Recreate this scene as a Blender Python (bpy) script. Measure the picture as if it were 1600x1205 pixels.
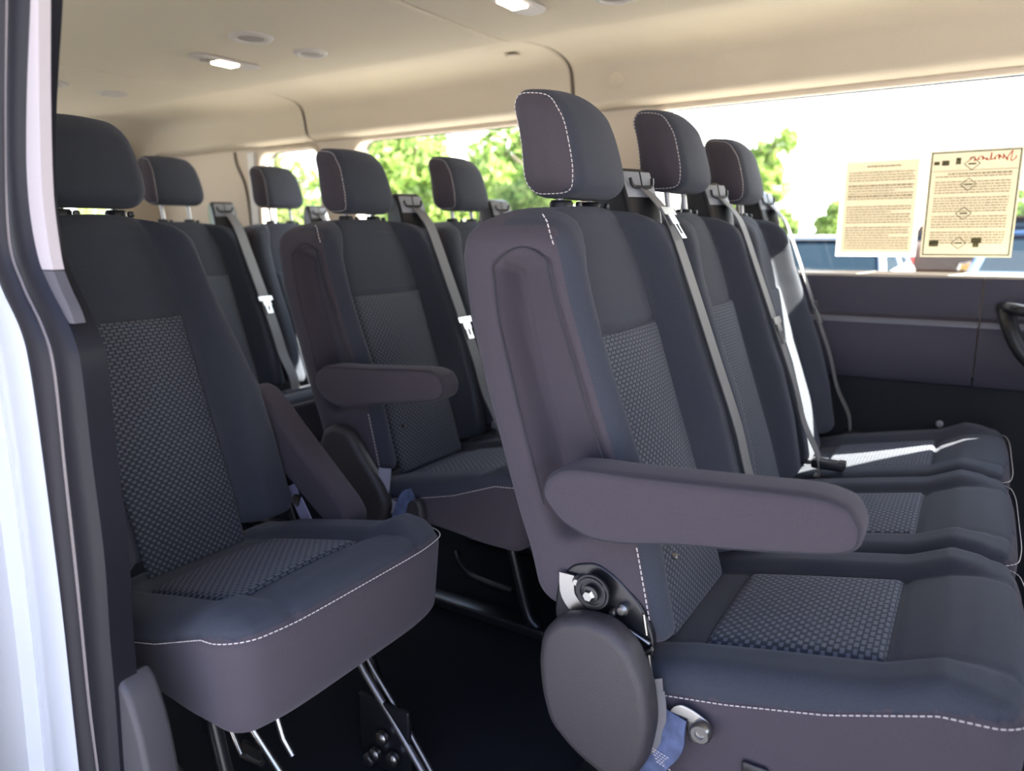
import bpy, bmesh, math, random
import numpy as np
from mathutils import Vector, Matrix
random.seed(7); rng = np.random.default_rng(7)
PI = math.pi
SC = bpy.context.scene
COL = SC.collection
for o in list(bpy.data.objects): bpy.data.objects.remove(o)

# ------------------------------------------------------------------ camera
CAM = Vector((0, 0, 1.05)); F_PX, TH, PS, RO = 1133.8, .2044, .5696, -.0085
fw = Vector((-math.sin(PS)*math.cos(TH), math.cos(PS)*math.cos(TH), -math.sin(TH)))
rt = Vector((math.cos(PS), math.sin(PS), 0)); up = rt.cross(fw)
rt, up = rt*math.cos(RO)+up*math.sin(RO), up*math.cos(RO)-rt*math.sin(RO)
cd = bpy.data.cameras.new('camera'); cam = bpy.data.objects.new('camera', cd); COL.objects.link(cam)
M = Matrix((rt, up, -fw)).transposed().to_4x4(); M.translation = CAM
cam.matrix_world = M
cd.sensor_width = 36; cd.lens = F_PX/1600*36; cd.clip_start = .02; cd.clip_end = 200
cd.dof.use_dof = True; cd.dof.focus_distance = 1.18; cd.dof.aperture_fstop = 3.2
SC.camera = cam

# ------------------------------------------------------------------ world, sun, exposure
w = bpy.data.worlds.new('sky'); SC.world = w; w.use_nodes = True
nt = w.node_tree; bg = nt.nodes['Background']
tcw = nt.nodes.new('ShaderNodeTexCoord'); sep = nt.nodes.new('ShaderNodeSeparateXYZ'); rmp = nt.nodes.new('ShaderNodeValToRGB')
nt.links.new(tcw.outputs['Generated'], sep.inputs[0]); nt.links.new(sep.outputs['Z'], rmp.inputs[0]); nt.links.new(rmp.outputs[0], bg.inputs['Color'])
# the sky is brighter around the sun than opposite to it
tint = nt.nodes.new('ShaderNodeMix'); tint.data_type = 'RGBA'; tint.inputs[7].default_value = (1, .97, .93, 1); tint.inputs[6].default_value = (.70, .77, 1, 1)
mul = nt.nodes.new('ShaderNodeMix'); mul.data_type = 'RGBA'; mul.blend_type = 'MULTIPLY'; mul.inputs[0].default_value = 1
dt = nt.nodes.new('ShaderNodeVectorMath'); dt.operation = 'DOT_PRODUCT'; dt.inputs[1].default_value = (.45, .89, 0)
mr = nt.nodes.new('ShaderNodeMapRange'); mr.inputs['From Min'].default_value = -1; mr.inputs['To Min'].default_value = 1.0; mr.inputs['To Max'].default_value = 5.8
nt.links.new(tcw.outputs['Generated'], dt.inputs[0]); nt.links.new(dt.outputs['Value'], mr.inputs['Value']); nt.links.new(mr.outputs[0], bg.inputs['Strength'])
m2 = nt.nodes.new('ShaderNodeMapRange'); m2.inputs['From Min'].default_value = -.4; m2.inputs['From Max'].default_value = .4; nt.links.new(dt.outputs['Value'], m2.inputs['Value']); nt.links.new(m2.outputs[0], tint.inputs[0])
nt.links.new(rmp.outputs[0], mul.inputs[6]); nt.links.new(tint.outputs[2], mul.inputs[7]); nt.links.new(mul.outputs[2], bg.inputs['Color'])
rmp.color_ramp.elements[0].position = 0; rmp.color_ramp.elements[0].color = (1, .98, .97, 1)
rmp.color_ramp.elements[1].position = .7; rmp.color_ramp.elements[1].color = (.50, .68, 1, 1)
bg.inputs['Strength'].default_value = 2.6
sl = bpy.data.lights.new('sun', 'SUN'); sun = bpy.data.objects.new('sun', sl); COL.objects.link(sun)
SUN_DIR = Vector((1, .70, 1.05)).normalized()
sun.rotation_euler = SUN_DIR.to_track_quat('Z', 'Y').to_euler(); sun.location = (4, 3, 6)
sl.energy = 30; sl.angle = .01; sl.color = (1, .95, .86)
SC.view_settings.view_transform = 'Standard'; SC.view_settings.look = 'None'
SC.view_settings.gamma = 1; SC.view_settings.use_curve_mapping = False
SC.view_settings.exposure = .9

# ------------------------------------------------------------------ materials
MATS = {}
def mat(name, col, rough=.6, metal=0, spec=.5, sheen=0, noise=0, nscale=200, bump=0, bscale=900, coat=0):
    if name in MATS: return MATS[name]
    m = bpy.data.materials.new(name); m.use_nodes = True; t = m.node_tree; b = t.nodes['Principled BSDF']
    b.inputs['Base Color'].default_value = (*col, 1); b.inputs['Roughness'].default_value = rough
    b.inputs['Metallic'].default_value = metal; b.inputs['Specular IOR Level'].default_value = spec
    if sheen: b.inputs['Sheen Weight'].default_value = sheen; b.inputs['Sheen Roughness'].default_value = .5; b.inputs['Sheen Tint'].default_value = (.8,.8,.95,1)
    if coat: b.inputs['Coat Weight'].default_value = coat
    tc = t.nodes.new('ShaderNodeTexCoord')
    if noise:
        n = t.nodes.new('ShaderNodeTexNoise'); n.inputs['Scale'].default_value = nscale; n.inputs['Detail'].default_value = 4
        t.links.new(tc.outputs['Object'], n.inputs['Vector'])
        r = t.nodes.new('ShaderNodeValToRGB'); t.links.new(n.outputs['Fac'], r.inputs[0])
        r.color_ramp.elements[0].position = .3; r.color_ramp.elements[1].position = .7
        r.color_ramp.elements[0].color = (*[c*(1-noise) for c in col], 1); r.color_ramp.elements[1].color = (*[min(1, c*(1+noise)) for c in col], 1)
        t.links.new(r.outputs[0], b.inputs['Base Color'])
    if bump:
        n2 = t.nodes.new('ShaderNodeTexNoise'); n2.inputs['Scale'].default_value = bscale; n2.inputs['Detail'].default_value = 2
        t.links.new(tc.outputs['Object'], n2.inputs['Vector'])
        bu = t.nodes.new('ShaderNodeBump'); bu.inputs['Strength'].default_value = bump; bu.inputs['Distance'].default_value = .001
        t.links.new(n2.outputs['Fac'], bu.inputs['Height']); t.links.new(bu.outputs[0], b.inputs['Normal'])
    MATS[name] = m; return m
def mnode(t, op, a, b=None, c=None):
    n = t.nodes.new('ShaderNodeMath'); n.operation = op
    for i, v in enumerate((a, b, c)):
        if v is None: continue
        if isinstance(v, (int, float)): n.inputs[i].default_value = v
        else: t.links.new(v, n.inputs[i])
    return n.outputs[0]
def insert_mat(name, dark, light, P, vmax, flip=0):
    """woven insert: staggered light squares on dark cloth; the squares merge into ribs towards one end (UV in metres)"""
    m = mat(name, dark, .85, sheen=.1, spec=.25); t = m.node_tree; b = t.nodes['Principled BSDF']
    uv = t.nodes.new('ShaderNodeUVMap'); uv.uv_map = 'UVMap'; s = t.nodes.new('ShaderNodeSeparateXYZ'); t.links.new(uv.outputs[0], s.inputs[0])
    U, V = s.outputs[0], s.outputs[1]
    row = mnode(t, 'FLOOR', mnode(t, 'DIVIDE', V, P*.5))
    sh = mnode(t, 'MULTIPLY', mnode(t, 'FLOORED_MODULO', row, 2), .5)
    fu = mnode(t, 'FRACT', mnode(t, 'ADD', mnode(t, 'DIVIDE', U, P), sh))
    du = mnode(t, 'ABSOLUTE', mnode(t, 'SUBTRACT', fu, .5))            # 0 at square centre, .5 away
    fv = mnode(t, 'FRACT', mnode(t, 'DIVIDE', V, P*.5)); dv = mnode(t, 'ABSOLUTE', mnode(t, 'SUBTRACT', fv, .5))
    g = mnode(t, 'DIVIDE', V, vmax)
    if flip: g = mnode(t, 'SUBTRACT', 1, g)
    g = mnode(t, 'POWER', mnode(t, 'MAXIMUM', g, 0), 1.3)
    th = mnode(t, 'MULTIPLY_ADD', g, .17, .2)
    n = t.nodes.new('ShaderNodeMapRange'); n.inputs['From Min'].default_value = .04; n.inputs['From Max'].default_value = -.04
    t.links.new(mnode(t, 'SUBTRACT', du, th), n.inputs['Value'])
    n2 = t.nodes.new('ShaderNodeMapRange'); n2.inputs['From Min'].default_value = .46; n2.inputs['From Max'].default_value = .28
    t.links.new(dv, n2.inputs['Value'])
    mask = mnode(t, 'MULTIPLY', n.outputs[0], n2.outputs[0])
    mx = t.nodes.new('ShaderNodeMix'); mx.data_type = 'RGBA'; t.links.new(mask, mx.inputs[0])
    mx.inputs[6].default_value = (*dark, 1); mx.inputs[7].default_value = (*light, 1); t.links.new(mx.outputs[2], b.inputs['Base Color'])
    bu = t.nodes.new('ShaderNodeBump'); bu.inputs['Strength'].default_value = .6; bu.inputs['Distance'].default_value = .0015
    t.links.new(mask, bu.inputs['Height']); t.links.new(bu.outputs[0], b.inputs['Normal'])
    return m
def glass_mat():
    m = bpy.data.materials.new('window_glass'); m.use_nodes = True; t = m.node_tree; t.nodes.clear()
    o = t.nodes.new('ShaderNodeOutputMaterial'); mx = t.nodes.new('ShaderNodeMixShader'); a = t.nodes.new('ShaderNodeBsdfTransparent'); g = t.nodes.new('ShaderNodeBsdfGlossy')
    a.inputs[0].default_value = (.97, .99, .97, 1); g.inputs['Roughness'].default_value = .02; mx.inputs[0].default_value = .018
    t.links.new(a.outputs[0], mx.inputs[1]); t.links.new(g.outputs[0], mx.inputs[2]); t.links.new(mx.outputs[0], o.inputs[0]); return m
def emis_mat(name, col, st):
    m = mat(name, col, .5); b = m.node_tree.nodes['Principled BSDF']; b.inputs['Emission Color'].default_value = (*col, 1); b.inputs['Emission Strength'].default_value = st; return m
def thin_mat(name, col, tr):
    m = bpy.data.materials.new(name); m.use_nodes = True; t = m.node_tree; t.nodes.clear()
    o = t.nodes.new('ShaderNodeOutputMaterial'); d = t.nodes.new('ShaderNodeBsdfDiffuse'); d.inputs[0].default_value = (*col, 1)
    l = t.nodes.new('ShaderNodeBsdfTranslucent'); l.inputs[0].default_value = (*col, 1)
    mx = t.nodes.new('ShaderNodeMixShader'); mx.inputs[0].default_value = tr
    t.links.new(d.outputs[0], mx.inputs[1]); t.links.new(l.outputs[0], mx.inputs[2]); t.links.new(mx.outputs[0], o.inputs[0]); return m
FACE = mat('face_fabric', (.033, .037, .049), .85, sheen=.10, spec=.25, noise=.18, nscale=700, bump=.5, bscale=1600)
SIDE = mat('fabric_side_lit', (.052, .043, .052), .85, sheen=.10, spec=.25, noise=.15, nscale=900, bump=.5, bscale=1800)  # same cloth as the face, purplish outside light put into its colour
INS_B = insert_mat('insert_fabric_back', (.026, .030, .040), (.082, .090, .106), .0132, .46)
INS_C = insert_mat('insert_fabric_cushion', (.030, .034, .046), (.100, .108, .132), .0160, .26)
STITCH = mat('stitch_thread', (.55, .5, .48), .7)
SEAM = mat('seam_cord', (.02, .02, .026), .8)
PLAST = mat('charcoal_plastic', (.030, .026, .029), .55, bump=.5, bscale=500)
BLK = mat('black_plastic', (.012, .012, .014), .4)
GREYP = mat('grey_plastic', (.26, .27, .29), .4)
STEEL = mat('steel', (.36, .35, .34), .3, metal=1)
DKMET = mat('dark_metal', (.03, .03, .034), .32, metal=.7)
WEB = mat('belt_webbing', (.13, .125, .125), .6, bump=.6, bscale=1500)
WEBB = mat('blue_webbing', (.055, .075, .15), .6, noise=.35, nscale=60, bump=.6, bscale=1500)
HEAD = mat('headliner', (.54, .465, .36), .95, spec=.1, noise=.03, nscale=300, bump=.4, bscale=900)
TRIMB = mat('beige_trim', (.60, .51, .40), .7, spec=.3)
TRIMP = mat('plum_panel', (.046, .043, .062), .65, bump=.3, bscale=500)
TRIMD = mat('dark_panel', (.006, .008, .012), .8)
CARPET = mat('carpet', (.010, .010, .013), 1, spec=.1, noise=.4, nscale=400, bump=1, bscale=600)
PAINT = mat('white_paint', (.50, .52, .56), .25, coat=.5)
RUB = mat('black_rubber', (.006, .006, .010), .5, spec=.25)
RUBL = mat('grey_rubber', (.013, .012, .016), .55, spec=.25)
GLASS = glass_mat()

# ------------------------------------------------------------------ mesh helpers
def tag(o, label=None, cat=None, group=None, kind=None):
    for k, v in (('label', label), ('category', cat), ('group', group), ('kind', kind)):
        if v: o[k] = v
    return o
def empty(name, loc=(0,0,0), **k):
    o = bpy.data.objects.new(name, None); o.location = loc; o.empty_display_size = .1; COL.objects.link(o); return tag(o, **k)
def mkobj(name, me, mats, parent=None, loc=(0,0,0), smooth=True, **k):
    o = bpy.data.objects.new(name, me); COL.objects.link(o); o.location = loc
    if not isinstance(mats, (list, tuple)): mats = [mats]
    for m in mats: me.materials.append(m)
    if smooth: me.shade_smooth()
    if parent: o.parent = parent
    return tag(o, **k)
def mesh_of(verts, faces, midx=None, uv=None):
    me = bpy.data.meshes.new('m'); me.from_pydata([tuple(map(float, v)) for v in verts], [], [tuple(map(int, f)) for f in faces])
    if uv is not None:
        l = me.uv_layers.new(name='UVMap'); vi = np.empty(len(me.loops), int); me.loops.foreach_get('vertex_index', vi)
        l.data.foreach_set('uv', np.asarray(uv)[vi].ravel())
    me.update(); return me
class MB:
    def __init__(s): s.v = []; s.f = []
    def add(s, v, f):
        k = len(s.v); s.v += [tuple(p) for p in v]; s.f += [tuple(i+k for i in q) for q in f]; return s
    def box(s, c, d, rz=0, ry=0, bev=0):
        bm = bmesh.new(); bmesh.ops.create_cube(bm, size=1); bmesh.ops.scale(bm, vec=d, verts=bm.verts)
        if bev: bmesh.ops.bevel(bm, geom=bm.edges[:], offset=bev, segments=3, profile=.5, affect='EDGES')
        bm.transform(Matrix.Translation(c) @ Matrix.Rotation(rz, 4, 'Z') @ Matrix.Rotation(ry, 4, 'Y'))
        bm.verts.index_update(); s.add([v.co[:] for v in bm.verts], [[v.index for v in f.verts] for f in bm.faces]); bm.free(); return s
    def tube(s, pts, r, n=10, closed=False):
        pts = [Vector(p) for p in pts]; N = len(pts); k0 = len(s.v)
        T = [(pts[(i+1) % N]-pts[i-1] if closed or 0 < i < N-1 else (pts[1]-pts[0] if i == 0 else pts[-1]-pts[-2])).normalized() for i in range(N)]
        a = Vector((0,0,1)) if abs(T[0].z) < .9 else Vector((1,0,0)); u = T[0].cross(a).normalized()
        for i in range(N):
            u = (u-T[i]*u.dot(T[i])).normalized(); w_ = T[i].cross(u); rr = r[i] if hasattr(r, '__len__') else r
            for j in range(n):
                q = pts[i]+(u*math.cos(2*PI*j/n)+w_*math.sin(2*PI*j/n))*rr; s.v.append(q[:])
        for i in range(N if closed else N-1):
            for j in range(n):
                a0 = k0+i*n; b0 = k0+((i+1) % N)*n; s.f.append((a0+j, a0+(j+1) % n, b0+(j+1) % n, b0+j))
        if not closed: s.f.append(tuple(k0+j for j in range(n))[::-1]); s.f.append(tuple(k0+(N-1)*n+j for j in range(n)))
        return s
    def lathe(s, prof, c, axis='Z', n=28):
        k0 = len(s.v)
        for (r, h) in prof:
            for j in range(n):
                a = 2*PI*j/n; x, y = r*math.cos(a), r*math.sin(a)
                p = {'Z': (x, y, h), 'Y': (x, h, y), 'X': (h, x, y)}[axis]; s.v.append((c[0]+p[0], c[1]+p[1], c[2]+p[2]))
        for i in range(len(prof)-1):
            for j in range(n): s.f.append((k0+i*n+j, k0+i*n+(j+1) % n, k0+(i+1)*n+(j+1) % n, k0+(i+1)*n+j))
        s.f.append(tuple(k0+j for j in range(n))); s.f.append(tuple(k0+(len(prof)-1)*n+j for j in range(n))); return s
    def ribbon(s, pts, wdir, width, th=.002):
        pts = [Vector(p) for p in pts]; N = len(pts); k0 = len(s.v)
        for i in range(N):
            t = (pts[min(i+1, N-1)]-pts[max(i-1, 0)]).normalized(); wd = Vector(wdir[i] if isinstance(wdir[0], (tuple, list, Vector)) else wdir)
            wd = (wd-t*wd.dot(t)).normalized(); nn = t.cross(wd); ww = width[i] if hasattr(width, '__len__') else width
            for a, b in ((-1,-1),(1,-1),(1,1),(-1,1)): s.v.append((pts[i]+wd*a*ww/2+nn*b*th/2)[:])
        for i in range(N-1):
            for j in range(4): a0 = k0+i*4; s.f.append((a0+j, a0+(j+1) % 4, a0+4+(j+1) % 4, a0+4+j))
        s.f.append((k0+3, k0+2, k0+1, k0)); e = k0+(N-1)*4; s.f.append((e, e+1, e+2, e+3)); return s
    def obj(s, name, m, parent=None, loc=(0,0,0), smooth=True, auto=True, **k):
        me = mesh_of(s.v, s.f); bm = bmesh.new(); bm.from_mesh(me); bmesh.ops.recalc_face_normals(bm, faces=bm.faces); bm.to_mesh(me); bm.free()
        o = mkobj(name, me, m, parent, loc, smooth, **k)
        if smooth and auto: me.set_sharp_from_angle(angle=math.radians(40))
        return o
def curve(pts, n):
    """catmull-rom through pts, n samples"""
    P = [np.array(p, float) for p in pts]; P = [2*P[0]-P[1]]+P+[2*P[-1]-P[-2]]; out = []
    m = len(P)-3
    for k in range(n):
        t = k/(n-1)*m; i = min(int(t), m-1); t -= i; a, b, c, d = P[i:i+4]
        out.append(.5*((2*b)+(c-a)*t+(2*a-5*b+4*c-d)*t*t+(3*b-a-3*c+d)*t**3))
    return out
def ccurve(pts, n):
    """closed outline smoothed by corner cutting, resampled evenly"""
    P = np.array(pts, float)
    for _ in range(4): Q = np.roll(P, -1, 0); P = np.stack([P*.82+Q*.18, P*.18+Q*.82], 1).reshape(-1, P.shape[1])
    C = np.r_[P, P[:1]]; L = np.concatenate([[0], np.cumsum(np.linalg.norm(np.diff(C, axis=0), axis=1))]); t = np.linspace(0, L[-1], n+1)[:-1]
    return list(np.stack([np.interp(t, L, C[:,k]) for k in range(P.shape[1])], 1))
def puff(outline, y0, y1, r, n=90, seg=5, smooth_pts=True, prof=1.0):
    """solid with an (x,z) outline, spanning y0..y1, its rims rounded by r"""
    P = np.array(ccurve(outline, n) if smooth_pts else outline); n = len(P)
    T = np.roll(P, -1, 0)-np.roll(P, 1, 0); T /= np.linalg.norm(T, axis=1)[:, None]+1e-9
    ar = .5*np.sum(P[:,0]*np.roll(P[:,1], -1)-np.roll(P[:,0], -1)*P[:,1]); Nn = np.c_[-T[:,1], T[:,0]]*(1 if ar > 0 else -1)   # inward
    rings = []
    for i in range(seg+1):
        a = PI/2*i/seg; rings.append((r*(1-math.sin(a)), y0+r*prof*(1-math.cos(a))))
    for i in range(seg+1):
        a = PI/2*(1-i/seg); rings.append((r*(1-math.sin(a)), y1-r*prof*(1-math.cos(a))))
    mb = MB(); vs = []; fs = []
    for ins, y in rings:
        Q = P+Nn*ins; vs += [(q[0], y, q[1]) for q in Q]
    R = len(rings)
    for i in range(R-1):
        for j in range(n): fs.append((i*n+j, i*n+(j+1) % n, (i+1)*n+(j+1) % n, (i+1)*n+j))
    fs.append(tuple(range(n))); fs.append(tuple((R-1)*n+j for j in range(n))); mb.add(vs, fs); return mb
def rbox(h, r, step):
    """dense rounded box, verts (N,3) + faces"""
    ax = []
    for k in range(3):
        m = max(2, int(2*(h[k]-r)/step)); core = np.linspace(-(h[k]-r), h[k]-r, m+1)
        a = np.tan(np.linspace(0, PI/4, 5))[1:]*r; ax.append(np.concatenate([-(h[k]-r)-a[::-1], core, (h[k]-r)+a]))
    V = []; Fc = []; key = {}
    def vid(p):
        k = tuple(np.round(p, 6))
        if k not in key: key[k] = len(V); V.append(p)
        return key[k]
    for a in range(3):
        b, c = (a+1) % 3, (a+2) % 3
        for s in (-1, 1):
            ids = np.empty((len(ax[b]), len(ax[c])), int)
            for i, pb in enumerate(ax[b]):
                for j, pc in enumerate(ax[c]):
                    p = [0,0,0]; p[a] = s*h[a]; p[b] = pb; p[c] = pc; ids[i, j] = vid(p)
            for i in range(len(ax[b])-1):
                for j in range(len(ax[c])-1):
                    q = (ids[i,j], ids[i+1,j], ids[i+1,j+1], ids[i,j+1]); Fc.append(q if s > 0 else q[::-1])
    V = np.array(V); hh = np.array(h)-r; core = np.clip(V, -hh, hh); d = V-core; d = d/np.linalg.norm(d, axis=1)[:, None]*r
    return core+d, Fc
def itp(x, xs, ys): return np.interp(x, xs, ys)
def sst(x, a, b):
    t = np.clip((x-a)/(b-a), 0, 1); return t*t*(3-2*t)
def groove(d, depth=.004, wd=.0035): return depth*np.exp(-(d/wd)**2)
def stitches(pts, L=.0055, gap=.0028, r=.0009):
    """a run of thread stitches along a 3D path"""
    P = np.array(pts); seg = np.linalg.norm(np.diff(P, axis=0), axis=1); s = np.concatenate([[0], np.cumsum(seg)]); mb = MB(); t = 0
    while t+L < s[-1]:
        a = [np.interp(t, s, P[:,k]) for k in range(3)]; b = [np.interp(t+L, s, P[:,k]) for k in range(3)]; mb.tube([a, b], r, n=5); t += L+gap
    return mb

# ------------------------------------------------------------------ the seat: local frame, x forward, y to the driver's side, z up from the floor
def xi(z):   return itp(z, [.44, .46, .60, .75, .904, 1.0, 1.09], [.150, .147, .103, .052, .002, -.028, -.058])          # insert plane of the back
def xbol(z): return itp(z, [.44, .487, .622, .734, .807, .96, 1.03, 1.068, 1.10], [.180, .176, .150, .118, .090, .036, .016, .000, -.03])  # front line of the bolsters
def xrr(z):  return itp(z, [.44, .575, .69, .81, .925, 1.02, 1.06, 1.10], [-.030, -.058, -.093, -.129, -.160, -.174, -.166, -.150])
SPEC = {'std': dict(hw=[1, 1, .97, .90, .82], wi=.128, c=0), 'end': dict(hw=[1, 1, .995, .975, .93], wi=.138, c=-.014), 'single': dict(hw=[1, .94, .76, .70, .62], wi=.112, c=0)}
def hw(z, W, sp='std'): return W*itp(z, [.44, .75, .95, 1.05, 1.10], SPEC[sp]['hw'])
def wins(z, sp='std'): return SPEC[sp]['wi']*itp(z, [.44, .55, .904, 1.0, 1.08], [.96, .99, 1, .95, .74])
def back_front(y, z, W=.235, sp='std'):
    c = SPEC[sp]['c']; a = np.abs(y-c); w_ = hw(z, W, sp); wi = wins(z, sp)
    b = sst(a, wi-.006, np.minimum(wi+.045, w_-.012)); b = b*(1-.22*sst(np.abs(y), w_-.04, w_))
    x = xi(z)+(xbol(z)-xi(z))*b+.012*(1-(np.minimum(a, wi)/wi)**2)*sst(z, .46, .6)
    x = x-groove(a-wi, .0045, .004)-groove(z-.904, .004)*(a < wi)-groove(z-1.066, .003)*(a < wi+.03)
    return x
def make_back(sp='std', W=.235):
    """backrest cushion mesh; the 'end' kind has the armrest pocket in its near side"""
    end = -1 if sp == 'end' else 0
    h = (.09, W, .3125); V, Fc = rbox(h, .034, .006 if end else .008)
    x0, y0, z0 = V[:,0], V[:,1], V[:,2]; z = z0+.7825
    zn = (z0+h[2])/(2*h[2])
    topd = sst(zn, .8, 1.0); z = z-topd*.030*(np.abs(y0)/W)**2.5
    y = y0*hw(z, W, sp)/W; s = x0/h[0]
    f = back_front(y, z, W, sp); r = xrr(z)
    t = (s+1)/2; x = r+(f-r)*t
    z = z+(1-sst(zn, 0, .3))*(1-t)*.03
    if end:
        m = (y0*end > W-.036)
        xx, zz = x, z
        xl = xrr(zz)+.066; xv = xl+.020; xr_ = xbol(zz)-.040
        u1 = np.clip((xx-xl)/(xv-xl), 0, 1); u2 = np.clip((xx-xv)/(xr_-xv), 0, 1)
        D = .056*np.where(xx < xv, u1, 1-.72*u2)
        D = D*(1-sst(xx, xr_-.002, xr_+.006))*(xx > xl)
        tz = 1.030-.45*(xx+.045)**2*8
        D = D*(1-sst(zz, tz-.030, tz))*sst(zz, .60+.35*xx, .64+.35*xx)
        D = D+groove(xx-xl, .003, .004)*(zz > .62)*(zz < 1.02)+groove(zz-tz, .003, .004)*(xx > xl)*(xx < xr_)+groove(xx-xr_-.006, .003, .004)*(zz > .60)*(zz < 1.035)
        y = np.where(m, y-end*D, y)
    me = mesh_of(np.c_[x, y, z], Fc); Q = np.array(Fc); c = V[Q].mean(1)
    side = (np.abs(c[:,1]) > W-.018) & (c[:,0] < h[0]-.009)
    mi = (side | (c[:,0] < -.02)).astype(np.int32)
    me.polygons.foreach_set('material_index', mi); return me
def panel(fn, us, vs, off=.002):
    """open cloth panel from fn(u, v) -> point, with UVs in metres, given a little thickness by folded rims"""
    nu, nv = len(us), len(vs); P = np.array([[fn(u, v) for v in vs] for u in us])
    lu = np.zeros((nu, nv)); lv = np.zeros((nu, nv))
    lu[1:] = np.cumsum(np.linalg.norm(np.diff(P, axis=0), axis=2), 0); lv[:,1:] = np.cumsum(np.linalg.norm(np.diff(P, axis=1), axis=2), 1)
    lu = lu-lu[nu//2][None]
    V = P.reshape(-1, 3); UV = np.c_[lu.ravel()+.5, lv.ravel()]
    Fc = [(i*nv+j, (i+1)*nv+j, (i+1)*nv+j+1, i*nv+j+1) for i in range(nu-1) for j in range(nv-1)]
    # back side
    e1 = np.gradient(P, axis=0); e2 = np.gradient(P, axis=1); N = np.cross(e1, e2); N /= np.linalg.norm(N, axis=2)[..., None]
    B = (P-N*.006).reshape(-1, 3); k = nu*nv
    Fc += [tuple(k+q for q in f)[::-1] for f in Fc]
    rim = [i*nv for i in range(nu)]+[(nu-1)*nv+j for j in range(1, nv)]+[i*nv+nv-1 for i in range(nu-2, -1, -1)]+[j for j in range(nv-2, 0, -1)]
    for a, b in zip(rim, rim[1:]+rim[:1]): Fc.append((b, a, a+k, b+k))
    return mesh_of(np.r_[V, B], Fc, uv=np.r_[UV, UV])
def make_back_insert(sp='std'):
    def f(u, v):
        y = SPEC[sp]['c']+u*(wins(v, sp)-.004)
        return (float(back_front(np.array(y), np.array(v), .235, sp))+.0022+.004*min(1, (1-abs(u))*12)*min(1, (.904-v)*90), y, v)
    return panel(f, np.linspace(-1, 1, 33), np.linspace(.452, .900, 70))
# cushion
def ctop(x): return itp(x, [.02, .12, .20, .32, .438, .50, .54, .60], [.425, .432, .450, .476, .500, .528, .535, .530])
CW = .137; CXB, CXF = .198, .440
def cush_top(x, y, W):
    a = np.abs(y); z = ctop(x)+.020*sst(a, CW-.004, CW+.03)*itp(x, [.05, .2, .5, .56], [.3, 1, .9, .1])
    z = z+.006*(1-(np.minimum(a, CW)/CW)**2)
    z = z-groove(a-CW, .0045, .004)*(x > CXB-.08)*(x < .585)-groove(x-CXF, .006, .005)*(a < CW)-groove(x-CXB, .003)*(a < CW)
    return z
def zseam(x): return itp(x, [.10, .18, .26, .383, .50, .58], [.402, .420, .436, .468, .512, .520])
def cush_warp(V0, h, W, skirt, xf, rd):
    x0, y0, z0 = V0.T; cx = (xf+.06)/2; x = x0+cx; t = (z0+h[2])/(2*h[2])
    top = cush_top(np.clip(x, .06, .56), y0, W); bot = skirt+.015*sst(x, .5, .3)
    cr = sst(x, .42, xf)*(np.abs(y0)/W)**5; x = x-rd*cr-.018*(1-t)*sst(x, .3, xf)
    return np.c_[x, y0*(1-.02*(1-t)), bot+(top-bot)*t]
def make_cushion(W=.235, skirt=.352, xf=.59, rd=.028, r=.042):
    h = ((xf-.06)/2, W, .1); V, Fc = rbox(h, r, .0075); P = cush_warp(V, h, W, skirt, xf, rd)
    g = groove(P[:,2]-zseam(P[:,0]), .0035, .004); sd = np.abs(V[:,1]) > W-r*.8; fr = V[:,0] > h[0]-r*.8
    P[:,1] -= np.sign(V[:,1])*g*sd; P[:,0] -= g*fr
    zs = zseam(P[:,0]); k_ = (np.abs(P[:,2]-zs) < .0036) & (sd | fr); P[k_, 2] = zs[k_]
    me = mesh_of(P, Fc); c = P[np.array(Fc)].mean(1)
    me.polygons.foreach_set('material_index', (c[:,2] < zseam(c[:,0])).astype(np.int32)); return me
def cush_seam(W=.235, skirt=.352, xf=.59, rd=.028, r=.042, off=-.0025, n=260):
    h = ((xf-.06)/2, W, .1); hx, hy = h[0]-r, W-r; pl = []
    for x in np.linspace(-h[0]+.10, hx, 80): pl.append((x, -W))
    for a in np.linspace(-PI/2, 0, 16)[1:]: pl.append((hx+r*math.cos(a), -hy+r*math.sin(a)))
    for y in np.linspace(-hy, hy, 60)[1:]: pl.append((h[0], y))
    for a in np.linspace(0, PI/2, 16)[1:]: pl.append((hx+r*math.cos(a), hy+r*math.sin(a)))
    out = []
    for x, y in pl:
        lo, hi = -.1, .1
        for _ in range(24):
            m_ = (lo+hi)/2; q = cush_warp(np.array([[x, y, m_]]), h, W, skirt, xf, rd)[0]
            if q[2] < float(zseam(q[0]))+off: lo = m_
            else: hi = m_
        out.append(q*np.array([1.0015, 1.003, 1]))
    return out
def make_cush_insert(W=.235):
    return panel(lambda u, v: (v, u*(CW-.004), float(cush_top(np.array(v), np.array(u*(CW-.004)), W))+.0022+.004*min(1, (1-abs(u))*12)*min(1, (CXF-v)*90)*min(1, (v-CXB)*90)), np.linspace(-1, 1, 33)[::-1], np.linspace(CXB+.003, CXF-.003, 45))
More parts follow.
